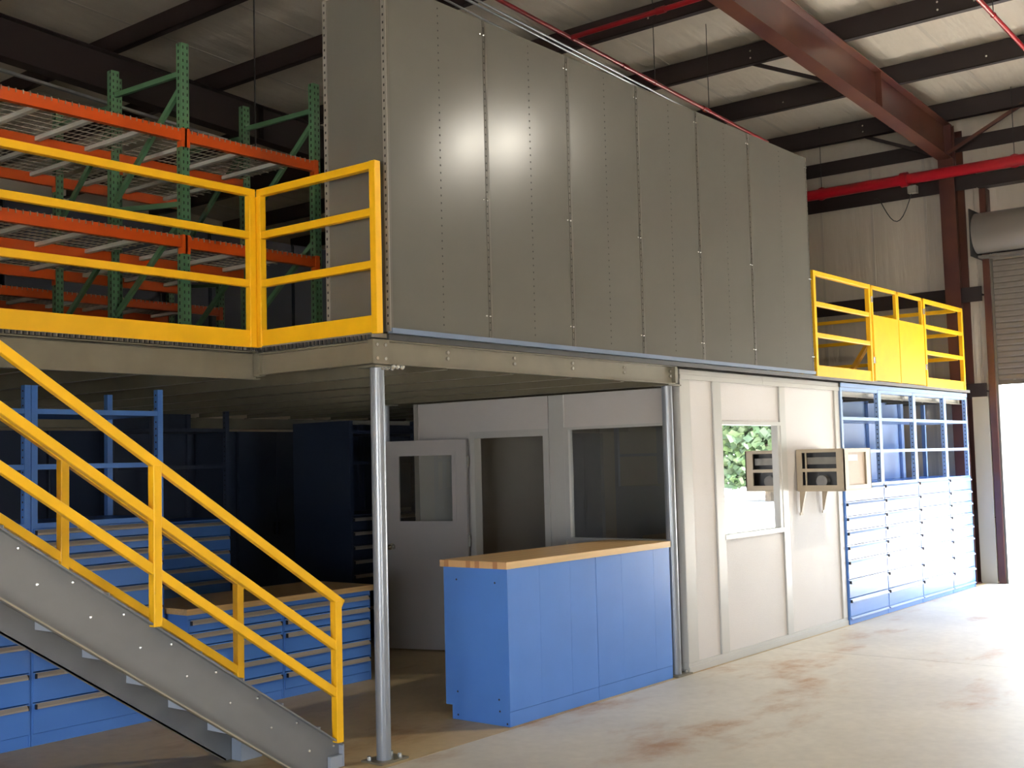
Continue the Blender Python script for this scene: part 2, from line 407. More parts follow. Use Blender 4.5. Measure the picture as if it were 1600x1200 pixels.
# ------------------------------------------------------------------ outside
tag(MB().box(-70, 90, -70, 60, -0.75, -0.31).build('ground', GRASS), 'sunlit pale gravel lot outside the roll-up door', 'ground', kind='structure')
def tree(x, y, h, r, mt, label):
    root = thing('tree', (x, y, -0.31), label, 'tree', 'trees beyond the lot')
    MB().cyl((x, y, -0.31), (x + 0.2, y, h * 0.62), 0.22, 8, 0.09).build('trunk', BARK, root)
    mb = MB()
    for k in range(4600):
        t = random.random(); a = random.uniform(0, 6.283); rr = r * math.sqrt(random.random()) * (1.0 if t < .6 else math.cos((t - .6) * 3.2))
        p = Vector((x + rr * math.cos(a), y + rr * math.sin(a), h * (0.04 + 0.96 * t)))
        s = random.uniform(0.10, 0.26); u = Vector((random.gauss(0, 1), random.gauss(0, 1), random.gauss(0, 1))).normalized(); w = u.orthogonal().normalized()
        mb.quad(p - u * s - w * s * .6, p + u * s - w * s * .6, p + u * s + w * s * .6, p - u * s + w * s * .6)
    mb.build('foliage', mt, root, kind='stuff')
for i in range(7):
    tree(46, -9 - i * 5.6, 9 + (i * 37 % 4) * .8, 2.4, LEAF if i % 2 == 0 else LEAF2, ORD[i] + ' tree of the front row at the edge of the lot')
for i in range(7):
    tree(52.5, -11.8 - i * 5.6, 11 + (i * 29 % 3) * .8, 2.4, LEAF2 if i % 2 == 0 else LEAF, ORD[i] + ' tree of the back row behind the lot')

# ------------------------------------------------------------------ high-bay lamps
def highbay(x, y, i):
    z = 6.1
    root = thing('high_bay_lamp', (x, y, z), 'spun aluminium high-bay lamp ' + ['nearest the roll-up door', 'above the open bay by the stairs', 'at the far left of the open bay', 'in the far row on the door side', 'in the far row on the stair side'][i], 'lamp', 'high-bay lamps')
    MB().cyl((x, y, z), (x, y, z + 0.34), 0.26, 20, 0.09, caps=False).build('reflector', LAMPMETAL, root, smooth=True)
    MB().cyl((x, y, z + 0.34), (x, y, z + 0.60), 0.10, 14).build('ballast_housing', LAMPMETAL, root)
    MB().cyl((x, y, z + 0.6), (x, y, zp(x) + 0.05), 0.008, 6).build('hanging_rod', BLACK, root)
    MB().cyl((x, y, z + 0.14), (x, y, z + 0.34), 0.055, 10).build('bulb', emis('lamp_glow', (1.0, 0.93, 0.80), 30), root)
    l = bpy.data.lights.new('lamp_light', 'AREA'); l.shape = 'DISK'; l.size = 0.48; l.energy = HIGHBAY_POWER; l.color = (1.0, 0.93, 0.80); l.spread = math.radians(165)
    lo = bpy.data.objects.new('lamp_light', l); COL.objects.link(lo); lo.parent = root; lo.location = (0, 0, 0.02)
for i, (x, y) in enumerate(HIGHBAYS): highbay(x, y, i)

# ------------------------------------------------------------------ mezzanine platform
ZD = 2.66
mz = thing('mezzanine_platform', (2, 1, 2.4), 'raised steel mezzanine floor on grey channel beams', 'mezzanine', kind='structure')
def chan(p0, p1, z0, z1, out, fl_=0.05, t=0.008, name='beam', m_=BEAM):
    """C channel beam between p0 and p1 (xy), web on the outside face, flanges turned outward 'out' (xy)"""
    mb = MB(); o = Vector((*out, 0)); a = Vector((*p0, 0)); b = Vector((*p1, 0))
    def pr(za, zb_, d0, d1):
        q = [a + o * d0, b + o * d0, b + o * d1, a + o * d1]
        mb.prism([(v.x, v.y, za) for v in q], (0, 0, zb_ - za))
    pr(z0, z1, -fl_, -fl_ + t); pr(z0, z0 + t, -fl_, 0); pr(z1 - t, z1, -fl_, 0)
    return mb.build(name, m_, mz)
front = chan((0.0, 0.0), (3.64, 0.0), 2.468, 2.620, (0, -1), 0.045)
MB().box(3.60, 3.64, 0.0, 0.045, 2.468, 2.620).build('beam_end_plate', BEAM, mz)
MB().box(-0.005, 0.14, -0.004, 0.04, 2.476, 2.612).build('splice_plate', BEAM, mz)
chan((0.0, 0.04), (0.0, 1.15), 2.468, 2.612, (-1, 0), 0.045)
chan((0.06, 1.15), (-5.4, 1.15), 2.44, 2.63, (0, -1), 0.055)
MB().box(0.01, 0.065, 1.10, 1.16, 2.46, 2.61).build('angle_clip', BEAM, mz)
chan((3.70, 0.10), (11.35, 0.10), 2.468, 2.62, (0, -1), 0.045)
chan((-3.9, 0.25), (-5.4, 0.25), 2.44, 2.63, (0, -1), 0.055)
# joists
JX = [0.74, 1.45, 2.16, 2.87, 3.58]
for x, yj in [(q, 0.05) for q in JX] + [(q, 0.16) for q in [4.3, 5.0, 5.7, 6.4, 7.15, 7.9, 8.6, 9.3, 10.0, 10.7]]:
    MB().box(x - 0.003, x + 0.003, yj, 6.6, 2.46, 2.612).box(x - 0.045, x, yj, 6.6, 2.46, 2.466).box(x - 0.045, x, yj, 6.6, 2.606, 2.612).build('joist', BEAM, mz)
for x in (0.03, -0.7, -1.4, -2.1, -2.8, -3.5, -4.2, -4.9):
    MB().box(x - 0.003, x + 0.003, 1.22, 6.6, 2.46, 2.612).box(x - 0.045, x, 1.22, 6.6, 2.46, 2.466).build('joist', BEAM, mz)
for yy in (6.6,):
    MB().box(-5.4, 11.3, yy - 0.003, yy + 0.003, 2.33, 2.46).box(-5.4, 11.3, yy - 0.06, yy + 0.06, 2.33, 2.338).build('girder', BEAM, mz)
for x in JX:
    for zz in (2.545, 2.585):
        MB().cyl((x - 0.02, 0.020, zz - 0.01), (x - 0.02, 0.046, zz - 0.01), 0.0125, 8).build('bolt', BOLT, mz)
for x in (0.028, 0.10):
    for zz in (2.50, 2.585):
        MB().cyl((x, -0.012, zz), (x, 0.0, zz), 0.011, 8).build('bolt', BOLT, mz)
for x in (0.175, 0.255, 0.21):
    for yy in (0.03, 0.12):
        MB().ball((x, yy - 0.03, 2.455), 0.017, 8, 5).build('bolt', BOLT, mz)
# corrugated deck sheet underside + plywood deck
cs = MB()
def corr(x0, x1, y0, y1, p=0.076, h=0.014):
    ys = []; yv = y0; i = 0
    while yv < y1:
        ys += [(yv, 0), (yv + p * .35, 0), (yv + p * .5, h), (yv + p * .85, h)]; yv += p
    vs = [(xx, q, 2.614 + hh) for q, hh in ys for xx in (x0, x1)]
    cs.add(vs, [(2 * i, 2 * i + 1, 2 * i + 3, 2 * i + 2) for i in range(len(ys) - 1)])
corr(0.0, 11.35, 0.06, 6.6); corr(-5.4, 0.0, 1.16, 6.6); corr(-5.4, -3.85, 0.2, 1.16)
cs.build('corrugated_sheet', CORR, mz)
dk = MB().box(0.0, 11.35, 0.01, 6.6, 2.632, ZD).box(-5.4, 0.0, 1.11, 6.6, 2.632, ZD).box(-5.4, -3.85, 0.2, 1.11, 2.632, ZD)
dk.build('deck_board', mat('deck_board', (0.17, 0.145, 0.11), 0.6, var=.2, vscale=4), mz)
MB().box(0.13, 11.35, -0.012, 0.009, 2.622, ZD - 0.002).build('deck_edge_strip', DARK, mz)
# grating teeth along the short edge and the left edge
gt = MB(); yv = 0.02
while yv < 1.10:
    gt.box(-0.012, 0.0, yv, yv + 0.018, 2.618, 2.648); yv += 0.036
xv = 0.0
while xv > -3.6:
    gt.box(xv - 0.018, xv, 1.095, 1.11, 2.628, 2.648); xv -= 0.036
gt.build('grating_edge', DARK, mz, kind='stuff')

# pipe columns
def pipecol(x, y, z1, label, r=0.046):
    root = thing('pipe_column', (x, y, 0), label, 'column', 'mezzanine pipe columns')
    MB().cyl((x, y, 0.012), (x, y, z1), r, 24).build('pipe', TUBE, root, smooth=True)
    MB().box(x - 0.10, x + 0.14, y - 0.08, y + 0.10, 0.0005, 0.013).build('base_plate', BEAM, root)
    MB().box(x - 0.09, x + 0.12, y - 0.075, y + 0.09, z1 - 0.012, z1).build('cap_plate', BEAM, root)
    for dx, dy in ((0.10, -0.04), (0.115, 0.05), (-0.07, 0.06)):
        MB().cyl((x + dx, y + dy, 0.013), (x + dx, y + dy, 0.035), 0.014, 6).build('anchor_bolt', BOLT, root)
pipecol(0.175, 0.145, 2.468, 'grey steel pipe column at the mezzanine corner beside the stairs')
pipecol(3.615, 0.10, 2.468, 'grey steel pipe column between blue counter and office wall')
pipecol(3.56, 3.45, 2.46, 'steel pipe column standing behind the open office door')

# ------------------------------------------------------------------ guard rails
def tube(root, a, b, w=0.05, name='rail', h=None, up=(0, 0, 1)):
    return MB().bar(a, b, w, h or w, up).build(name, YELLOW, root, bevel=0.004)
RZ = (3.085, 3.415)
def guard(name, p0, p1, posts, label, z0=2.652, z1=3.735, toe=0.115, cat='guard rail'):
    """straight railing section between xy points p0 and p1"""
    a, b = Vector((*p0, 0)), Vector((*p1, 0)); d = (b - a).normalized()
    root = thing(name, (*((a + b) / 2).to_2d(), z0), label, cat, 'yellow mezzanine guard rails')
    for t in posts:
        p = a + (b - a) * t
        tube(root, (p.x, p.y, z0), (p.x, p.y, z1 - (0.0 if t in (0, 1) else 0.05)), 0.052, 'post', up=(0, 1, 0))
    for z in RZ: tube(root, (a.x, a.y, z), (b.x, b.y, z), 0.042, 'rail', 0.05)
    tube(root, (a.x + d.x * .0, a.y + d.y * .0, z1 - 0.026), (b.x, b.y, z1 - 0.026), 0.048, 'top_rail', 0.05)
    MB().bar((a.x, a.y, z0 + toe / 2), (b.x, b.y, z0 + toe / 2), 0.03, toe).build('toe_board', YELLOW, root)
    return root
guard('guard_rail', (0.02, -0.02), (0.02, 1.10), (0, 0.985), 'short yellow guard rail on the mezzanine corner in front of grey panels')
guard('guard_rail', (-0.012, 1.12), (-5.2, 1.12), (0.005, 0.5, 1), 'long yellow guard rail in front of the pallet racks')
guard('guard_rail', (6.44, 0.0), (7.92, 0.0), (0, 1), 'yellow guard rail between grey shelving and swing gate', z1=3.765)
guard('guard_rail', (9.69, 0.0), (11.13, 0.0), (0, 1), 'yellow guard rail between swing gate and end-wall column', z1=3.765)
guard('guard_rail', (11.13, 0.06), (11.13, 3.4), (0.35, 0.68, 1), 'yellow side guard rail along the end wall behind the gate', z1=3.765)
def gate(x0, x1, hinge, label):
    root = thing('swing_gate', ((x0 + x1) / 2, 0, 2.66), label, 'gate', 'yellow swing gates')
    z0, z1 = 2.66, 3.765
    for x in (x0 + 0.02, x1 - 0.02): tube(root, (x, 0, z0), (x, 0, z1), 0.04, 'frame_post', up=(0, 1, 0))
    tube(root, (x0, 0, z1 - 0.02), (x1, 0, z1 - 0.02), 0.04, 'top_rail')
    MB().box(x0 + 0.005, x1 - 0.005, -0.026, -0.018, z0 + 0.005, 3.42).build('sheet_panel', YELLOW, root)
    for z in (2.86, 3.56):
        MB().cyl((hinge, -0.03, z), (hinge, -0.03, z + 0.07), 0.016, 8).build('hinge', BOLT, root)
gate(7.985, 8.775, 7.965, 'left leaf of the yellow sheet-panelled swing gate')
gate(8.785, 9.63, 9.645, 'right leaf of the yellow sheet-panelled swing gate')
tag(MB().bar((8.36, 0.5, 2.685), (9.05, 0.5, 3.15), 0.05, 0.05).build('gate_brace', YELLOW), 'yellow diagonal brace leaning behind the swing gate', 'brace')

# ------------------------------------------------------------------ grey shelving on the mezzanine
BOW = 0.006
SX0, SY, SW = 0.134, -0.024, 0.9834
def shelving(x0, w, label, z0=2.694, z1=4.937, y=SY, depth=0.57, first=False, mt=GPANEL, mp=None):
    root = thing('shelving_unit', (x0 + w / 2, y + depth / 2, ZD), label, 'shelving', 'grey closed-back shelving units')
    gap = 0.006
    f0, f1 = x0 + 0.0215, x0 + w - 0.0215
    for k in range(2):
        a = f0 + k * (f1 - f0) / 2; b = a + (f1 - f0) / 2
        nx, nz = 8, 12; mb = MB(); vs = []
        for j in range(nz + 1):
            for i in range(nx + 1):
                xx = a + (b - a) * i / nx; t = (xx - f0) / (f1 - f0)
                vs.append((xx, y - BOW * math.sin(math.pi * t) * math.sin(math.pi * j / nz), z0 + (z1 - z0) * j / nz))
        fs = [(j * (nx + 1) + i, j * (nx + 1) + i + 1, (j + 1) * (nx + 1) + i + 1, (j + 1) * (nx + 1) + i) for j in range(nz) for i in range(nx)]
        mb.add(vs, fs); mb.build('back_panel', mt, root, smooth=True)
    MB().box(f0, f1, y + 0.001, y + 0.004, z0, z1).build('panel_liner', GPOST, root)
    for px in (x0 + 0.001, x0 + w - 0.021):
        MB().box(px, px + 0.020, y - 0.002, y + 0.03, z0 - 0.03, z1).build('post', mp or GSEAM, root)
        MB().box(px, px + 0.020, y + depth - 0.04, y + depth, z0 - 0.03, z1).build('post', mp or GPOST, root)
    h = MB(); z = z0 + 0.05
    while z < z1 - 0.03:
        for xx, yy in ((x0 + w / 2, y - 0.0085), (x0 + w - 0.012, y - 0.0052)):
            h.box(xx - 0.0035, xx + 0.0035, yy, yy + 0.002, z, z + 0.010)
        z += 0.0508
    h.build('slot_row', HOLE, root, kind='stuff')
    for zz in (z0 + 0.14, z0 + 0.95, z1 - 0.12):
        for dx in (-0.05, -0.012):
            MB().ball((x0 + w + dx, y - 0.006, zz + (0.012 if dx < 0 else -0.012)), 0.008, 6, 4).build('bolt', BOLT, root)
    for zz in (z0 + 0.05, z0 + 0.6, z0 + 1.15, z0 + 1.7, z1 - 0.03):
        MB().box(x0 + 0.025, x0 + w - 0.025, y + 0.012, y + depth - 0.005, zz, zz + 0.025).build('shelf', GPOST, root)
    MB().box(x0, x0 + w, y - 0.018, y + 0.02, ZD + 0.002, z0).build('base_strip', STRIPB, root)
    if first:
        MB().box(x0 - 0.003, x0, y + 0.03, y + depth - 0.03, z0 - 0.02, z1).build('end_panel', GPANEL, root)
        for py in (y - 0.006, y + depth - 0.03):
            MB().box(x0 - 0.010, x0 + 0.001, py, py + 0.035, z0 - 0.02, z1).build('post', GPOST, root)
            q = MB(); z = z0 + 0.02
            while z < z1 - 0.03:
                q.box(x0 - 0.0112, x0 - 0.010, py + 0.012, py + 0.024, z, z + 0.016); z += 0.0508
            q.build('slot_row', HOLE, root, kind='stuff')
    return root
for k in range(6):
    w = SW if k < 5 else 1.2976
    shelving(SX0 + k * SW, w, ['grey closed-back shelving unit at the yellow corner rail', 'second grey shelving unit from the yellow corner rail', 'third grey shelving unit from the yellow corner rail', 'fourth grey shelving unit from the yellow corner rail', 'fifth grey shelving unit from the yellow corner rail', 'widest grey shelving unit at the far end by the swing gate'][k], first=(k == 0))

# ------------------------------------------------------------------ staircase
def ztop(x): return 0.0986 - 0.6646 * x
SVD = 0.345
st = thing('staircase', (-2.0, 0.66, 0), 'grey steel open-riser staircase with bolted channel stringers', 'staircase')
XT = -3.86; XB = -0.055
def stringer(yw, out):
    """web at yw, flanges reach outward by out (signed, y)"""
    xa = XT; xbm = -(SVD - 0.0986) / 0.6646
    mb = MB()
    mb.prism([(xa, yw, ztop(xa)), (xa, yw, ztop(xa) - SVD), (xbm, yw, 0.002), (XB, yw, 0.002), (XB, yw, ztop(XB))], (0, 0.008 if out > 0 else -0.008, 0))
    s = mb.build('stringer', STRING, st)
    nrm = Vector((0.6646, 0, 1)).normalized() * 0.009
    y0, y1 = sorted((yw, yw + out))
    for nm, A, B in (('top_flange', (xa, ztop(xa)), (XB, ztop(XB))), ('bottom_flange', (xa, ztop(xa) - SVD), (xbm, 0.002))):
        sg = -1 if nm[0] == 't' else 1
        MB().prism([(A[0], y0, A[1]), (B[0], y0, B[1]), (B[0] + sg * nrm.x, y0, B[1] + sg * nrm.z), (A[0] + sg * nrm.x, y0, A[1] + sg * nrm.z)], (0, y1 - y0, 0)).build(nm, STRING if sg < 0 else mat('flange_tan_edge', (0.30, 0.27, 0.20), 0.4), s)
    MB().box(XB - 0.006, XB + 0.004, y0, y1 + 0.012, 0.003, ztop(XB) + 0.003).build('end_plate', LBLUE if False else mat('plate_light_grey', (0.30, 0.33, 0.38), 0.35), s)
    return s
s1 = stringer(0.305, -0.045)
s2 = stringer(1.005, 0.045)
MB().box(-0.16, -0.062, 0.262, 0.29, 0.002, 0.075).build('foot_clip', mat('plate_light_grey', (0.30, 0.33, 0.38), 0.35), st)
NT = 13; RISE, RUN = 0.1905, 0.2866
for k in range(NT):
    xb = -0.505 - RUN * k; z = 0.262 + RISE * k
    t = MB().box(xb, xb + 0.30, 0.306, 1.004, z - 0.006, z).build('tread', mat('tread_plate', (0.24, 0.25, 0.27), 0.4, metal=.2), st)
    MB().box(xb - 0.004, xb, 0.306, 1.004, z - 0.045, z).build('back_lip', mat('tread_lip', (0.46, 0.50, 0.56), 0.35), t)
    MB().box(xb + 0.30, xb + 0.304, 0.306, 1.004, z - 0.045, z).build('nosing', mat('tread_lip', (0.46, 0.50, 0.56), 0.35), t)
    for dx, dz in ((0.0, 0.0), (0.193, -0.008)):
        MB().ball((-0.300 - 0.2905 * k + dx, 0.2965, 0.14 + 0.1928 * k + dz), 0.010, 8, 5).build('bolt', BOLT, st)
b_ = MB().box(-0.33, -0.165, 0.90, 0.996, 0.001, 0.135).build('foot_bracket', mat('plate_bracket', (0.30, 0.34, 0.40), 0.35), st)

def handrail(yc, xposts, label):
    root = thing('stair_handrail', (xposts[-1], yc, 0.2), label, 'handrail', 'yellow stair handrails')
    sl = Vector((-1, 0, 0.6646))
    xe = xposts[-1]
    for x in xposts:
        tube(root, (x, yc, ztop(x) - 0.004), (x, yc, ztop(x) + 0.855), 0.052, 'post', up=(0, 1, 0))
    for h, nm in ((0.285, 'rail'), (0.57, 'rail'), (0.862, 'top_rail')):
        xs = xe + (0.045 if nm == 'top_rail' else 0.0)
        tube(root, (xs, yc, ztop(xs) + h), (XT, yc, ztop(XT) + h), 0.044, nm, 0.05)
    return root
handrail(0.278, (-3.82, -2.665, -1.378, -0.085), 'near yellow stair handrail with three sloping rails beside the pipe column')
handrail(1.064, (-3.82, -2.70, -1.452, -0.215), 'far yellow stair handrail seen behind the near one')

# ------------------------------------------------------------------ pallet racks on the mezzanine
def rack(y0, depth, frames, label, levels=(3.55, 4.345), ztop_=5.0):
    root = thing('pallet_rack', (frames[0], y0 + depth / 2, ZD), label, 'pallet rack', 'green and orange pallet racks')
    for x in frames:
        fr = MB().box(x - 0.034, x + 0.034, y0, y0 + 0.06, ZD + 0.001, ztop_).build('upright_frame', GREEN, root)
        MB().box(x - 0.034, x + 0.034, y0 + depth - 0.06, y0 + depth, ZD + 0.001, ztop_).build('rear_post', GREEN, fr)
        ya, yb = y0 + 0.07, y0 + depth - 0.07
        for (za, zb_) in [q for q in ((4.78, 4.80), (4.66, 3.96), (3.80, 3.88), (3.67, 3.06), (2.85, 2.85)) if q[0] < ztop_]:
            MB().bar((x, ya, za), (x, yb, zb_), 0.03, 0.038).build('brace', GREEN, fr)
        h = MB(); z = ZD + 0.06
        while z < ztop_ - 0.03:
            for yy in (y0 - 0.0012, y0 + depth - 0.0612):
                for xx in (x - 0.022, x + 0.014): h.box(xx, xx + 0.009, yy, yy + 0.0014, z, z + 0.022)
            for yy in (y0 + 0.026, y0 + depth - 0.05): h.box(x - 0.0352, x - 0.034, yy, yy + 0.014, z + 0.02, z + 0.045)
            z += 0.0508
        h.build('slot_row', HOLE, fr, kind='stuff')
    for a, b in zip(frames, frames[1:]):
        a, b = min(a, b) + 0.036, max(a, b) - 0.036
        for zt in levels:
            for yy in (y0 + 0.0, y0 + depth - 0.045):
                bm_ = MB().box(a, b, yy, yy + 0.045, zt - 0.085, zt - 0.02).box(a, b, yy + (0.0 if yy == y0 else 0.0), yy + 0.030, zt - 0.02, zt).build('beam', ORANGE, root)
                for xx in (a - 0.045, b):
                    MB().box(xx, xx + 0.045, yy - 0.006, yy + 0.05, zt - 0.13, zt + 0.01).build('end_connector', ORANGE, bm_)
            w = MB(); x = a + 0.02; ya, yb = y0 + 0.0, y0 + depth
            r = 0.0028
            while x < b:
                w.bar((x, ya - 0.003, zt + 0.004), (x, yb + 0.003, zt + 0.004), 2 * r, 2 * r)
                w.bar((x, ya - 0.004, zt + 0.005), (x, ya - 0.004, zt - 0.022), 2 * r, 2 * r)
                x += 0.05
            yy = ya + 0.06
            while yy < yb:
                w.bar((a + 0.01, yy, zt - 0.002), (b - 0.01, yy, zt - 0.002), 2 * r, 2 * r); yy += 0.1
            w.build('wire_deck', WIRE, root, kind='stuff')
            nb = max(3, round((b - a) / 0.43)); stp = (b - a) / nb
            for k in range(nb):
                xc = a + stp * (k + 0.5)
                MB().box(xc - 0.02, xc + 0.02, ya + 0.03, yb - 0.03, zt - 0.036, zt - 0.006).build('deck_channel', CHAN, root)
    return root
rack(2.0, 0.965, (-2.44, 0.08, 1.37), 'front pallet rack nearest the long yellow guard rail')
rack(3.05, 0.93, (-2.35, 0.20, 1.49), 'second pallet rack back to back behind the front rack')
rack(5.0, 0.95, (-2.4, 0.15, 2.7), 'third pallet rack deepest in the shadow', levels=(3.55,), ztop_=4.0)

# ------------------------------------------------------------------ drawer cabinets
def drawers(root, x0, x1, y, zs, hz, base=0.07, ym=None, bm_=BLUE):
    """drawer fronts between z boundaries zs (top to bottom), handles at hz"""
    for k in range(len(zs) - 1):
        zt, zb_ = zs[k], zs[k + 1]
        d = MB().box(x0 + 0.012, x1 - 0.012, y - 0.006, y + 0.02, zb_ + 0.004, zt - 0.004).build('drawer', bm_, root)
        hh = hz[k]
        # full-width grip: sloped lip
        h = MB().prism([(x0 + 0.03, y - 0.006, hh + 0.018), (x0 + 0.03, y - 0.030, hh - 0.004), (x0 + 0.03, y - 0.030, hh - 0.016), (x0 + 0.03, y - 0.020, hh - 0.018), (x0 + 0.03, y - 0.006, hh - 0.008)], (x1 - x0 - 0.06, 0, 0))
        h.build('handle', HANDLE if root.get('handle_tan') else LBLUE, d)
        for xx in (x0 + 0.022, x1 - 0.030):
            MB().box(xx, xx + 0.008, y - 0.028, y - 0.006, hh - 0.018, hh + 0.014).build('grip_end_cap', HBLACK, d)

def cabinet(x0, x1, y, depth, h, zs, hz, label, group, tan=False, shelf_z=(), ztop_=None, back=True, cat='cabinet', name='drawer_cabinet', paint=BLUE, pf=None):
    root = thing(name, ((x0 + x1) / 2, y + depth / 2, 0), label, cat, group)
    if tan: root['handle_tan'] = 1
    P = paint
    MB().box(x0, x0 + 0.012, y, y + depth, 0.0005, h).build('side_panel', P, root)
    MB().box(x1 - 0.012, x1, y, y + depth, 0.0005, h).build('side_panel', P, root)
    MB().box(x0 + 0.012, x1 - 0.012, y + depth - 0.012, y + depth, 0.03, h).build('back_panel', P, root)
    MB().box(x0 + 0.012, x1 - 0.012, y + 0.004, y + 0.02, 0.0005, zs[-1]).build('plinth', P, root)
    MB().box(x0 + 0.012, x1 - 0.012, y, y + depth - 0.012, h - 0.015, h).build('top_panel', P, root)
    if zs[0] < h - 0.02: MB().box(x0 + 0.012, x1 - 0.012, y, y + 0.018, zs[0], h - 0.015).build('top_rail', P, root)
    drawers(root, x0, x1, y, zs, hz, bm_=paint)
    root.pop('handle_tan', None) if 'handle_tan' in root.keys() else None
    if ztop_:
        F = pf or P
        for px in (x0, x1 - 0.045):
            for yy in (y, y + depth - 0.05):
                MB().box(px, px + 0.045, yy, yy + 0.05, h, ztop_).build('shelf_post', F, root)
            q = MB(); z = h + 0.04
            while z < ztop_ - 0.02:
                q.box(px + 0.045, px + 0.0462, y + 0.018, y + 0.032, z, z + 0.012) if px == x0 else q.box(px - 0.0012, px, y + 0.018, y + 0.032, z, z + 0.012); z += 0.0508
            q.build('slot_row', HOLE, root, kind='stuff')
        for zz in shelf_z:
            MB().box(x0 + 0.046, x1 - 0.046, y + 0.003, y + depth - 0.01, zz - 0.018, zz + 0.018).build('shelf', F, root)
        if back: MB().box(x0 + 0.045, x1 - 0.045, y + depth - 0.012, y + depth - 0.004, h, ztop_).build('upper_back_panel', F, root)
    return root

HZ8 = [1.452, 1.286, 1.126, 0.970, 0.815, 0.657, 0.452, 0.250]
ZS8 = [1.488, 1.315, 1.158, 1.003, 0.846, 0.688, 0.482, 0.280, 0.085]
cabn = ['tall blue drawer and shelf cabinet next to the office wall, half behind the air conditioner', 'second tall blue drawer and shelf cabinet from the office wall', 'third tall blue drawer and shelf cabinet from the office wall', 'narrowest tall blue drawer and shelf cabinet beside the end-wall column']
for k in range(4):
    xa = 7.105 + 1.1076 * k; xb = xa + (1.1076 if k < 3 else 0.885)
    c = cabinet(xa, xb, 0.03, 0.62, 1.50, ZS8, HZ8, cabn[k], 'tall blue cabinets along the facade', shelf_z=(1.858, 2.222, 2.545), ztop_=2.56, back=(k < 3), paint=BLUE, pf=LBLUE)
    MB().box(xa, xb, 0.022, 0.03, 2.565, 2.61).build('top_trim', LBLUE, c)
    MB().prism([(xa + 0.02, 0.03, 0.078), (xa + 0.02, 0.012, 0.066), (xa + 0.02, 0.012, 0.055), (xa + 0.02, 0.03, 0.052)], (xb - xa - 0.04, 0, 0)).build('kick_lip', LBLUE, c)

# under-mezzanine cabinets on the left
HZL = [1.437, 1.345, 1.250, 1.157, 0.985, 0.825, 0.672, 0.470, 0.265]
ZSL = [1.465, 1.37, 1.275, 1.182, 1.010, 0.850, 0.697, 0.495, 0.290, 0.08]
for k, (xa, xb, lb) in enumerate(((-1.915, -0.875, 'blue drawer cabinet with open shelf frame under the stairs, left of the pair'), (-0.870, 0.185, 'blue drawer cabinet with open shelf frame under the stairs, right of the pair'))):
    cabinet(xa, xb, 2.45, 0.72, 1.50, ZSL, HZL, lb, 'blue cabinets under the mezzanine', tan=True, shelf_z=(1.886, 2.27), ztop_=2.45, back=False, pf=BLUE)
HZB = [0.702, 0.600, 0.495, 0.322, 0.180]
ZSB = [0.728, 0.63, 0.525, 0.352, 0.207, 0.07]
for xa, xb, lb in ((0.245, 1.155, 'low blue drawer cabinet under the left half of the wooden bench top'), (1.160, 2.130, 'low blue drawer cabinet under the right half of the wooden bench top')):
    cabinet(xa, xb, 2.25, 0.72, 0.762, ZSB, HZB, lb, 'bench cabinets under the mezzanine', tan=True)
tag(MB().box(0.225, 2.16, 2.225, 3.02, 0.7625, 0.808).build('bench_top', WOODTOP, bevel=0.003), 'long wooden worktop on the low blue drawer cabinets', 'worktop')
# cabinets in the back, their dark blue deepened to stand for shade
cabinet(1.83, 2.78, 5.0, 0.72, 1.32, [1.30, 1.15, 1.0, 0.85, 0.7, 0.55, 0.35, 0.08], [1.27, 1.12, 0.97, 0.82, 0.67, 0.52, 0.32], 'dark blue shelving and drawer cabinet in the shadowed back row', 'cabinets in the back', tan=True, shelf_z=(1.87, 2.25), ztop_=2.45, paint=BLUE, pf=NAVY_SHADE)
c = cabinet(3.58, 4.60, 4.0, 0.90, 1.32, [1.30, 1.15, 1.0, 0.85, 0.7, 0.55, 0.35, 0.08], [1.27, 1.12, 0.97, 0.82, 0.67, 0.52, 0.32], 'tall dark blue cabinet, darkened as shade, with solid end panel behind the pipe column', 'cabinets in the back', tan=True, shelf_z=(1.87, 2.20), ztop_=2.32, paint=NAVY_SHADE, pf=NAVY_SHADE)
MB().box(3.572, 3.58, 4.0, 4.9, 1.32, 2.32).build('end_panel', NAVY_SHADE, c)
cabinet(4.62, 5.6, 4.0, 0.90, 1.32, [1.30, 1.15, 1.0, 0.85, 0.7, 0.55, 0.35, 0.08], [1.27, 1.12, 0.97, 0.82, 0.67, 0.52, 0.32], 'dark blue cabinet, darkened as shade, with open shelves behind the open office door', 'cabinets in the back', tan=True, shelf_z=(1.87, 2.20), ztop_=2.32, paint=NAVY_SHADE, pf=NAVY_SHADE)

def filler(xa, y, z0, h, label, group):  # added dark filler; blocks light from behind where only blackness shows
    root = thing('filler_cabinet', (xa + 0.6, y + 0.3, z0), label, 'cabinet', group)
    MB().box(xa, xa + 1.22, y + 0.02, y + 0.6, z0 + 0.0005, z0 + h).build('body', NAVY_SHADE, root)
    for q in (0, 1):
        d = MB().box(xa + 0.01 + q * 0.603, xa + 0.608 + q * 0.603, y, y + 0.02, z0 + 0.08, z0 + h - 0.02).build('door', NAVY_SHADE, root)
        MB().box(xa + 0.56 + q * 0.07, xa + 0.575 + q * 0.07, y - 0.015, y, z0 + 1.0, z0 + 1.15).build('handle', BLACK, d)
for k in range(9):
    filler(-4.6 + 1.25 * k, 6.60, 0, 2.30, 'dark closed storage cabinet added for the blackness under the mezzanine, ' + ORD[k] + ' from the left', 'added dark filler along the back')
for k in range(6):
    filler(-1.7 + 1.25 * k, 5.98, ZD, 1.95, 'dark closed storage cabinet added for the blackness behind the pallet racks, ' + ORD[k] + ' from the left', 'added dark filler behind the racks')

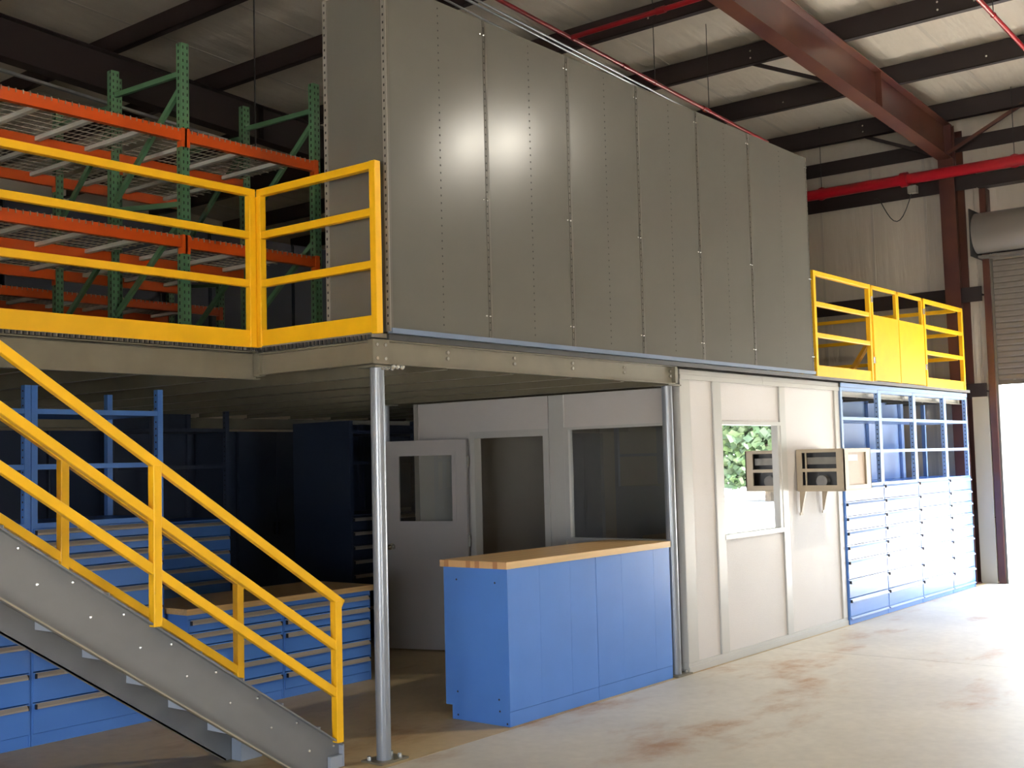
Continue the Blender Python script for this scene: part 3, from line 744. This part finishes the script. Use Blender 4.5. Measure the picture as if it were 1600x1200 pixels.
# ------------------------------------------------------------------ blue service counter
KX0, KX1, KY0, KY1, KH = 1.324, 3.494, 0.057, 0.654, 1.090
xm = (KX0 + KX1) / 2
for (xa, xb, lb, endp) in ((KX0, xm - 0.002, 'blue counter cabinet at the open end of the service counter', True), (xm + 0.002, KX1, 'blue counter cabinet against the pipe column', False)):
    root = thing('counter_cabinet', ((xa + xb) / 2, (KY0 + KY1) / 2, 0), lb, 'cabinet', 'blue service counter cabinets')
    t = 0.012
    w3 = (xb - xa) / 3
    cuts = [xa, xa + 0.37, xa + 0.745, xb] if endp else [xa, xa + 0.355, xa + 0.83, xb]
    for a, b in zip(cuts, cuts[1:]):
        MB().box(a + 0.0008, b - 0.0008, KY0, KY0 + t, 0.105, KH - 0.001).build('front_panel', BLUE, root)
    MB().box(xa, xb, KY0 + 0.002, KY0 + t, 0.001, 0.102).build('kick_plate', BLUE, root)
    MB().prism([(xa, KY0 + t, 0.001), (xa, KY1 - 0.06, 0.001), (xa, KY1 - 0.06, 0.10), (xa, KY1, 0.10), (xa, KY1, KH - 0.001), (xa, KY0 + t, KH - 0.001)], (t, 0, 0)).build('end_panel', BLUE, root)
    MB().box(xb - t, xb, KY0 + t, KY1, 0.10, KH - 0.001).build('end_panel', BLUE, root)
    MB().box(xa + t, xb - t, KY1 - 0.02, KY1 - 0.008, 0.10, KH - 0.001).build('rear_panel', BLUE, root)
    if endp:
        for yy, zz in ((0.53, 1.0), (0.17, 0.99), (0.54, 0.20), (0.155, 0.18), (0.15, 0.10), (0.54, 0.035), (0.085, 0.02)):
            MB().cyl((xa - 0.001, yy, zz), (xa + 0.002, yy, zz), 0.0075, 8).build('screw_hole', HOLE, root)
# butcher block: staves glued side by side
top = thing('service_worktop', ((KX0 + KX1) / 2, (KY0 + KY1) / 2, KH), 'pale maple butcher-block top on the blue service counter', 'countertop')
ya, yb = KY0 - 0.014, KY1 + 0.016; ns = 15; sw = (yb - ya) / ns
for k in range(ns):
    w2 = mat('maple_stave_%d' % (k % 3), ((0.70, 0.47, 0.22), (0.62, 0.40, 0.17), (0.66, 0.43, 0.20))[k % 3], 0.35, var=0.12, vscale=3, stretch=(0.6, 12, 12))
    s = MB().box(KX0 - 0.02, KX1 + 0.005, ya + k * sw, ya + (k + 1) * sw - 0.0004, KH, KH + 0.049).build('stave', w2, top)
    MB().box(KX0 - 0.021, KX0 - 0.02, ya + k * sw, ya + (k + 1) * sw - 0.0004, KH, KH + 0.049).build('stave_end', WOODEND2 if k in (2, 6, 8, 13) else WOODEND, s)

# ------------------------------------------------------------------ office enclosure
OX0, OX1, OY0, OY1, OZ = 3.744, 7.096, 0.056, 3.22, 2.46
T = 0.06
wf = thing('wall_office_front', ((OX0 + OX1) / 2, OY0, 0), 'pale beige panel office wall facing the open bay', 'wall', kind='structure')
WX0, WX1, WZ0, WZ1 = 4.485, 5.60, 1.130, 2.130
OT = 2.452
for (a, b) in ((3.90, 4.33), (5.78, 6.99)):
    MB().box(a, b, OY0 + 0.008, OY0 + T, 0.08, OT + 0.069).build('panel', OFFICE, wf)
MB().box(4.47, 5.66, OY0 + 0.008, OY0 + T, 0.08, WZ0 - 0.04).build('panel', OFFICE, wf)
MB().box(4.47, 5.66, OY0 + 0.008, OY0 + T, WZ1 + 0.03, OT + 0.069).build('panel', OFFICE, wf)
for (a, b) in ((3.744, 3.92), (4.325, 4.475), (5.655, 5.785), (6.985, 7.098)):
    MB().box(a, b, OY0 - 0.010, OY0 + T + 0.004, 0.08, OT + 0.069).build('post_cover', OTRIM, wf, bevel=0.006)
MB().box(3.744, 7.098, OY0 - 0.014, OY0 + T, 0.0005, 0.05).box(3.744, 7.098, OY0 - 0.006, OY0 + T, 0.05, 0.082).build('base_track', OTRIM, wf)
for a, b in ((3.744, 5.30), (5.303, 7.098)):
    MB().box(a, b, OY0 - 0.016, OY0 + 0.03, 2.52, 2.562).box(a, b, OY0 - 0.012, OY0 + 0.03, 2.564, 2.605).build('head_track', OTRIM, wf)
wn1 = thing('window_1', ((WX0 + WX1) / 2, OY0, WZ0), 'office window reflecting the trees and the bright lot', 'window', kind='structure')
MB().box(4.47, 5.66, OY0 - 0.012, OY0 + T, WZ1, WZ1 + 0.035).build('window_head', OTRIM, wn1)
MB().box(4.46, 5.67, OY0 - 0.014, OY0 + T, WZ0 - 0.045, WZ0).build('window_sill', OTRIM, wn1)
MB().box(5.60, 5.66, OY0 - 0.004, OY0 + T, WZ0, WZ1).build('window_jamb', OTRIM, wn1)
MB().box(4.47, 4.485, OY0 - 0.004, OY0 + T, WZ0, WZ1).build('window_jamb', OTRIM, wn1)
MB().quad((WX0, OY0 + 0.03, WZ0), (WX1, OY0 + 0.03, WZ0), (WX1, OY0 + 0.03, WZ1), (WX0, OY0 + 0.03, WZ1)).build('pane', GLASS, wn1)

ws = thing('wall_office_side', (OX0, 1.6, 0), 'beige office side wall with door and window behind the counter', 'wall', kind='structure')
def sbox(y0, y1, z0, z1, name='panel', m_=OFFICE, x0=OX0 + 0.008, x1=OX0 + T): return MB().box(x0, x1, y0, y1, z0, z1).build(name, m_, ws)
DY_0, DY_1, DH = 1.543, 2.395, 2.078
VY0, VY1, VZ0, VZ1 = 0.15, 1.253, 1.130, 2.122
sbox(OY0 + T, 1.30, VZ1 + 0.025, OT); sbox(OY0 + T, 1.30, 0.05, VZ0 - 0.03); sbox(OY0 + T, VY0 - .01, VZ0 - .03, VZ1 + .025)
sbox(1.49, 2.45, DH + 0.06, OT); sbox(2.45, OY1, 0.05, OT)
MB().box(OX0 - 0.004, OX0 + T, 1.30, 1.475, 0.0005, OT).build('post_cover', OTRIM, ws, bevel=0.004)
MB().box(OX0 - 0.006, OX0 + T, 2.45, OY1, 0.0005, 0.06).box(OX0 - 0.006, OX0 + T, OY0 + T, 1.3, 0.0005, 0.06).build('base_track', OTRIM, ws)
wn2 = thing('window_2', (OX0, 0.7, VZ0), 'dark office window behind the maple counter', 'window', kind='structure')
MB().box(OX0 - 0.006, OX0 + T, VY0, 1.30, VZ1, VZ1 + 0.025).build('window_head', OTRIM, wn2)
MB().box(OX0 - 0.010, OX0 + T, VY0, 1.30, VZ0 - 0.03, VZ0).build('window_sill', OTRIM, wn2)
MB().box(OX0 - 0.004, OX0 + T, VY1, 1.30, VZ0, VZ1).build('window_jamb', OTRIM, wn2)
MB().box(OX0 - 0.004, OX0 + T, VY0 - 0.01, VY0, VZ0, VZ1).build('window_jamb', OTRIM, wn2)
MB().quad((OX0 + 0.03, VY0, VZ0), (OX0 + 0.03, VY1, VZ0), (OX0 + 0.03, VY1, VZ1), (OX0 + 0.03, VY0, VZ1)).build('pane', GLASS, wn2)
df = thing('door_2', (OX0, 2.4, 0), 'grey office door with a window swung wide open beside its frame', 'door', kind='structure')
for (y0, y1, z0, z1) in ((1.478, DY_0, 0.0005, DH + 0.065), (DY_1, 2.452, 0.0005, DH + 0.065), (DY_0, DY_1, DH, DH + 0.065)):
    MB().box(OX0 - 0.012, OX0 + T + 0.03, y0, y1, z0, z1).build('door_frame', OTRIM, df)
# door leaf: hinge at (3.70,2.44), swung to (3.42,3.27)
H = Vector((3.700, 2.455, 0)); E_ = Vector((3.425, 3.30, 0)); dd = (E_ - H).normalized(); nn = Vector((dd.y, -dd.x, 0))
if nn.x > 0: nn = -nn
DW = (E_ - H).length
def leafbox(s0, s1, z0, z1, d0, d1, name, m_, par=None):
    q = [H + dd * s0 + nn * d0, H + dd * s1 + nn * d0, H + dd * s1 + nn * d1, H + dd * s0 + nn * d1]
    return MB().prism([(v.x, v.y, z0) for v in q], (0, 0, z1 - z0)).build(name, m_, par or df)
gl0, gl1, gz0, gz1 = 0.14, 0.745, 1.262, 1.935
leaf = leafbox(0.0, DW, 0.012, gz0, 0, 0.044, 'leaf', DOORP)
leafbox(0.0, DW, gz1, 2.075, 0, 0.044, 'leaf_rail', DOORP, leaf); leafbox(0.0, gl0, gz0, gz1, 0, 0.044, 'leaf_stile', DOORP, leaf); leafbox(gl1, DW, gz0, gz1, 0, 0.044, 'leaf_stile', DOORP, leaf)
for (a, b, z0, z1) in ((gl0 - .03, gl1 + .03, gz0 - .03, gz0 + .012), (gl0 - .03, gl1 + .03, gz1 - .012, gz1 + .03), (gl0 - .03, gl0 + .012, gz0 + .012, gz1 - .012), (gl1 - .012, gl1 + .03, gz0 + .012, gz1 - .012)):
    leafbox(a, b, z0, z1, 0.044, 0.052, 'glazing_bead', DOORP, leaf)
q = [H + dd * gl0 + nn * 0.025, H + dd * gl1 + nn * 0.025]
MB().quad((q[0].x, q[0].y, gz0), (q[1].x, q[1].y, gz0), (q[1].x, q[1].y, gz1), (q[0].x, q[0].y, gz1)).build('pane', GLASS, leaf)
kp = H + dd * (DW - 0.065) + nn * 0.044; kp.z = 1.02
MB().cyl(kp, kp + nn * 0.045, 0.012, 10).build('knob_stem', BOLT, leaf)
MB().ball(kp + nn * 0.06, 0.028, 12, 8).build('door_knob', mat('brass_knob', (0.42, 0.36, 0.24), 0.2, metal=0.9), leaf, smooth=True)
MB().cyl(kp, kp + nn * 0.006, 0.035, 14).build('knob_rose', BOLT, leaf)
for z in (0.25, 1.02, 1.80):
    hp = H + nn * 0.03 - dd * 0.012
    MB().cyl((hp.x, hp.y, z), (hp.x, hp.y, z + 0.11), 0.012, 8).build('hinge', BOLT, leaf)
# remaining office walls, ceiling
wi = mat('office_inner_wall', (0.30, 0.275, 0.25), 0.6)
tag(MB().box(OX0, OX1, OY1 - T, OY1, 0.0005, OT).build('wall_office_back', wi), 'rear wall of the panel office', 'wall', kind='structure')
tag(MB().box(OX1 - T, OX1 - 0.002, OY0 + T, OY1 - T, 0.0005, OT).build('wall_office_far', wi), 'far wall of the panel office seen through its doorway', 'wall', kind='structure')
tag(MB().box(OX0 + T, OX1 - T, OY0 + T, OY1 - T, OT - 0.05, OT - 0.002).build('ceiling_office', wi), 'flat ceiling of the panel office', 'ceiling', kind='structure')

# ------------------------------------------------------------------ air conditioner
ac = thing('air_conditioner', (6.33, -0.2, 1.465), 'beige wall air conditioner on brackets beside the office window', 'air conditioner')
AX0, AX1, AYF, AYB, AZ0, AZ1 = 6.0, 6.665, -0.455, 0.055, 1.468, 1.890
t = 0.012
MB().box(AX0, AX1, AYF, AYB, AZ1 - t, AZ1).build('top_cover', BEIGE, ac, bevel=0.003)
MB().box(AX0, AX1, AYF, AYB, AZ0, AZ0 + t).build('bottom_pan', BEIGE, ac, bevel=0.003)
# louvred left side: frame with two openings
ys = [AYF, AYF + 0.085, AYB - 0.06, AYB]
sp = MB().box(AX0, AX0 + t, ys[0], ys[1], AZ0 + t, AZ1 - t).box(AX0, AX0 + t, ys[2], ys[3], AZ0 + t, AZ1 - t)
zc_ = (AZ0 + AZ1) / 2
sp.box(AX0, AX0 + t, ys[1], ys[2], AZ1 - 0.035, AZ1 - t).box(AX0, AX0 + t, ys[1], ys[2], zc_ - 0.016, zc_ + 0.016).box(AX0, AX0 + t, ys[1], ys[2], AZ0 + t, AZ0 + 0.06)
sp.build('side_cover', BEIGE, ac)
MB().box(AX0 + 0.001, AX0 + 0.02, ys[2] - 0.045, ys[2] - 0.033, AZ0 + 0.06, AZ1 - 0.035).build('inner_strut', BEIGE, ac)
MB().box(AX1 - t, AX1, AYF, AYB, AZ0 + t, AZ1 - t).build('side_cover', BEIGE, ac)
MB().box(AX0 + 0.10, AX0 + 0.12, AYF + 0.05, AYB - 0.02, AZ0 + t, AZ1 - t).build('blower_housing', HBLACK, ac)
MB().cyl((AX0 + 0.02, -0.2, AZ0 + 0.10), (AX0 + 0.10, -0.2, AZ0 + 0.10), 0.06, 14).build('compressor', mat('compressor_grey', (0.10, 0.09, 0.08), 0.4), ac)
MB().box(AX0 + 0.03, AX0 + 0.09, -0.36, -0.05, AZ0 + 0.27, AZ0 + 0.34).build('coil_pipe', mat('coil_grey', (0.16, 0.15, 0.13), 0.4), ac)
# outer face: frame and condenser coil
fy = AYF
fr = MB().box(AX0, AX0 + 0.10, fy, fy + t, AZ0 + t, AZ1 - t).box(AX1 - 0.12, AX1, fy, fy + t, AZ0 + t, AZ1 - t).box(AX0 + 0.10, AX1 - 0.12, fy, fy + t, AZ1 - 0.04, AZ1 - t).box(AX0 + 0.10, AX1 - 0.12, fy, fy + t, AZ0 + t, AZ0 + 0.055)
fr.build('rear_frame', BEIGE, ac)
MB().box(AX0 + 0.10, AX1 - 0.12, fy + 0.015, fy + 0.03, AZ0 + 0.055, AZ1 - 0.04).build('condenser_coil', FIN, ac)
MB().box(AX0 + 0.13, AX0 + 0.36, fy + 0.0125, fy + 0.0145, AZ1 - 0.125, AZ1 - 0.065).build('rating_label', WHITE, ac)
for x in (AX0 + 0.03, AX1 - 0.10):
    b_ = MB().prism([(x, 0.046, AZ0 - 0.22), (x, 0.046, AZ0), (x, -0.02, AZ0), (x, 0.036, AZ0 - 0.22)], (0.03, 0, 0)).build('bracket', BEIGE, ac)
    MB().box(x - 0.02, x + 0.04, 0.035, 0.046, AZ0 - 0.24, AZ0 - 0.215).build('bracket_foot', BEIGE, b_)

# ------------------------------------------------------------------ pipes, conduits, cables
def pipe(name, pts, r, m_, label, cat, hang=(), fit=()):
    root = thing(name, pts[0], label, cat)
    for a, b in zip(pts, pts[1:]): MB().cyl(a, b, r, 14).build('pipe_run', m_, root, smooth=True)
    for p in fit:
        a, b = Vector(p), Vector(p)
        d = (Vector(pts[1]) - Vector(pts[0])).normalized()
        MB().cyl(a - d * 0.05, b + d * 0.05, r * 1.35, 14).build('coupling', m_, root, smooth=True)
    for p in hang:
        MB().cyl((p[0], p[1], p[2]), (p[0], p[1], zr(p[0])), 0.005, 6).build('hanger_rod', BLACK, root)
        MB().cyl((p[0] - 0.012, p[1], p[2]), (p[0] + 0.012, p[1], p[2]), r * 1.25, 12).build('hanger_ring', m_, root)
    return root
PIPE_MAIN = [(11.36, -6.5, 5.705), (11.36, 6.0, 5.705)]
pipe('sprinkler_main', PIPE_MAIN, 0.078, RED, 'thick bright red sprinkler main crossing in front of the end-wall column', 'pipe', hang=((11.36, -0.75, 5.705), (11.36, 2.0, 5.705)), fit=((11.36, 0.75, 5.705),))
def ln(x, a, b):
    t = (x - a[0]) / (b[0] - a[0]); return tuple(a[i] + (b[i] - a[i]) * t for i in range(3))
PB = [(-2.0, 1.5, 6.373), (8.6, 1.5, 5.844)]
pipe('sprinkler_branch', PB, 0.022, REDM, 'thin red sprinkler branch pipe above the grey shelving', 'pipe', hang=tuple(ln(x, *PB) for x in (5.9, 7.1)), fit=(ln(5.3, *PB), ln(7.0, *PB)))
PC = [(4.32, 1.5, 6.06), (4.32, -6.5, 6.10)]
pipe('sprinkler_branch', PC, 0.026, REDM, 'dark red cross pipe below the purlins above the grey shelving', 'pipe', fit=((4.32, 0.45, 6.065),))
PD = [(-3.0, -1.8, 6.75), (11.36, -1.8, 5.95)]
pipe('sprinkler_branch', PD, 0.024, RED, 'thin red sprinkler branch pipe at the upper right', 'pipe', hang=tuple(ln(x, *PD) for x in (7.0, 8.4)))
for k, (dz, lb) in enumerate(((0.0, 'upper of two parallel metal conduits above the grey shelving'), (-0.045, 'lower of two parallel metal conduits above the grey shelving'))):
    tag(MB().cyl((-3.0, 1.8, 6.503 + dz), (9.0, 1.8, 5.927 + dz), 0.013, 10).build('conduit', GALV, smooth=True), lb, 'conduit')
tag(MB().cyl((-3.0, 1.8, 6.40), (4.6, 1.8, 5.972), 0.011, 10).build('conduit', GALV, smooth=True), 'single metal conduit nearest the top edge of the grey shelving', 'conduit')
tag(MB().cyl((2.36, 4.0, 4.9), (2.36, 4.0, zp(2.36) + 0.2), 0.008, 6).build('hanging_cable', BLACK), 'thin black cable hanging from the roof above the racks', 'cable')
tag(MB().bar((0.9, 7.0, 6.28), (4.8, 7.0, 6.05), 0.05, 0.03).build('cable_tray', GALV), 'dim metal raceway along the far rafter behind the racks', 'raceway')
# looped lead and box on the sprinkler main
root = thing('flow_switch', (11.36, 0.62, 5.5), 'small grey switch box with looped lead under the red main', 'switch')
MB().box(11.31, 11.41, 0.58, 0.70, 5.49, 5.595).build('box', mat('switch_grey', (0.2, 0.19, 0.17), 0.5), root)
mb = MB(); prev = None
for k in range(13):
    t = k / 12; p = (11.36, 0.66 + 0.55 * t, 5.5 - 0.42 * math.sin(math.pi * min(1, t * 1.15)) * (1 - 0.25 * t))
    if prev: mb.cyl(prev, p, 0.007, 6)
    prev = p
mb.build('lead', BLACK, root)
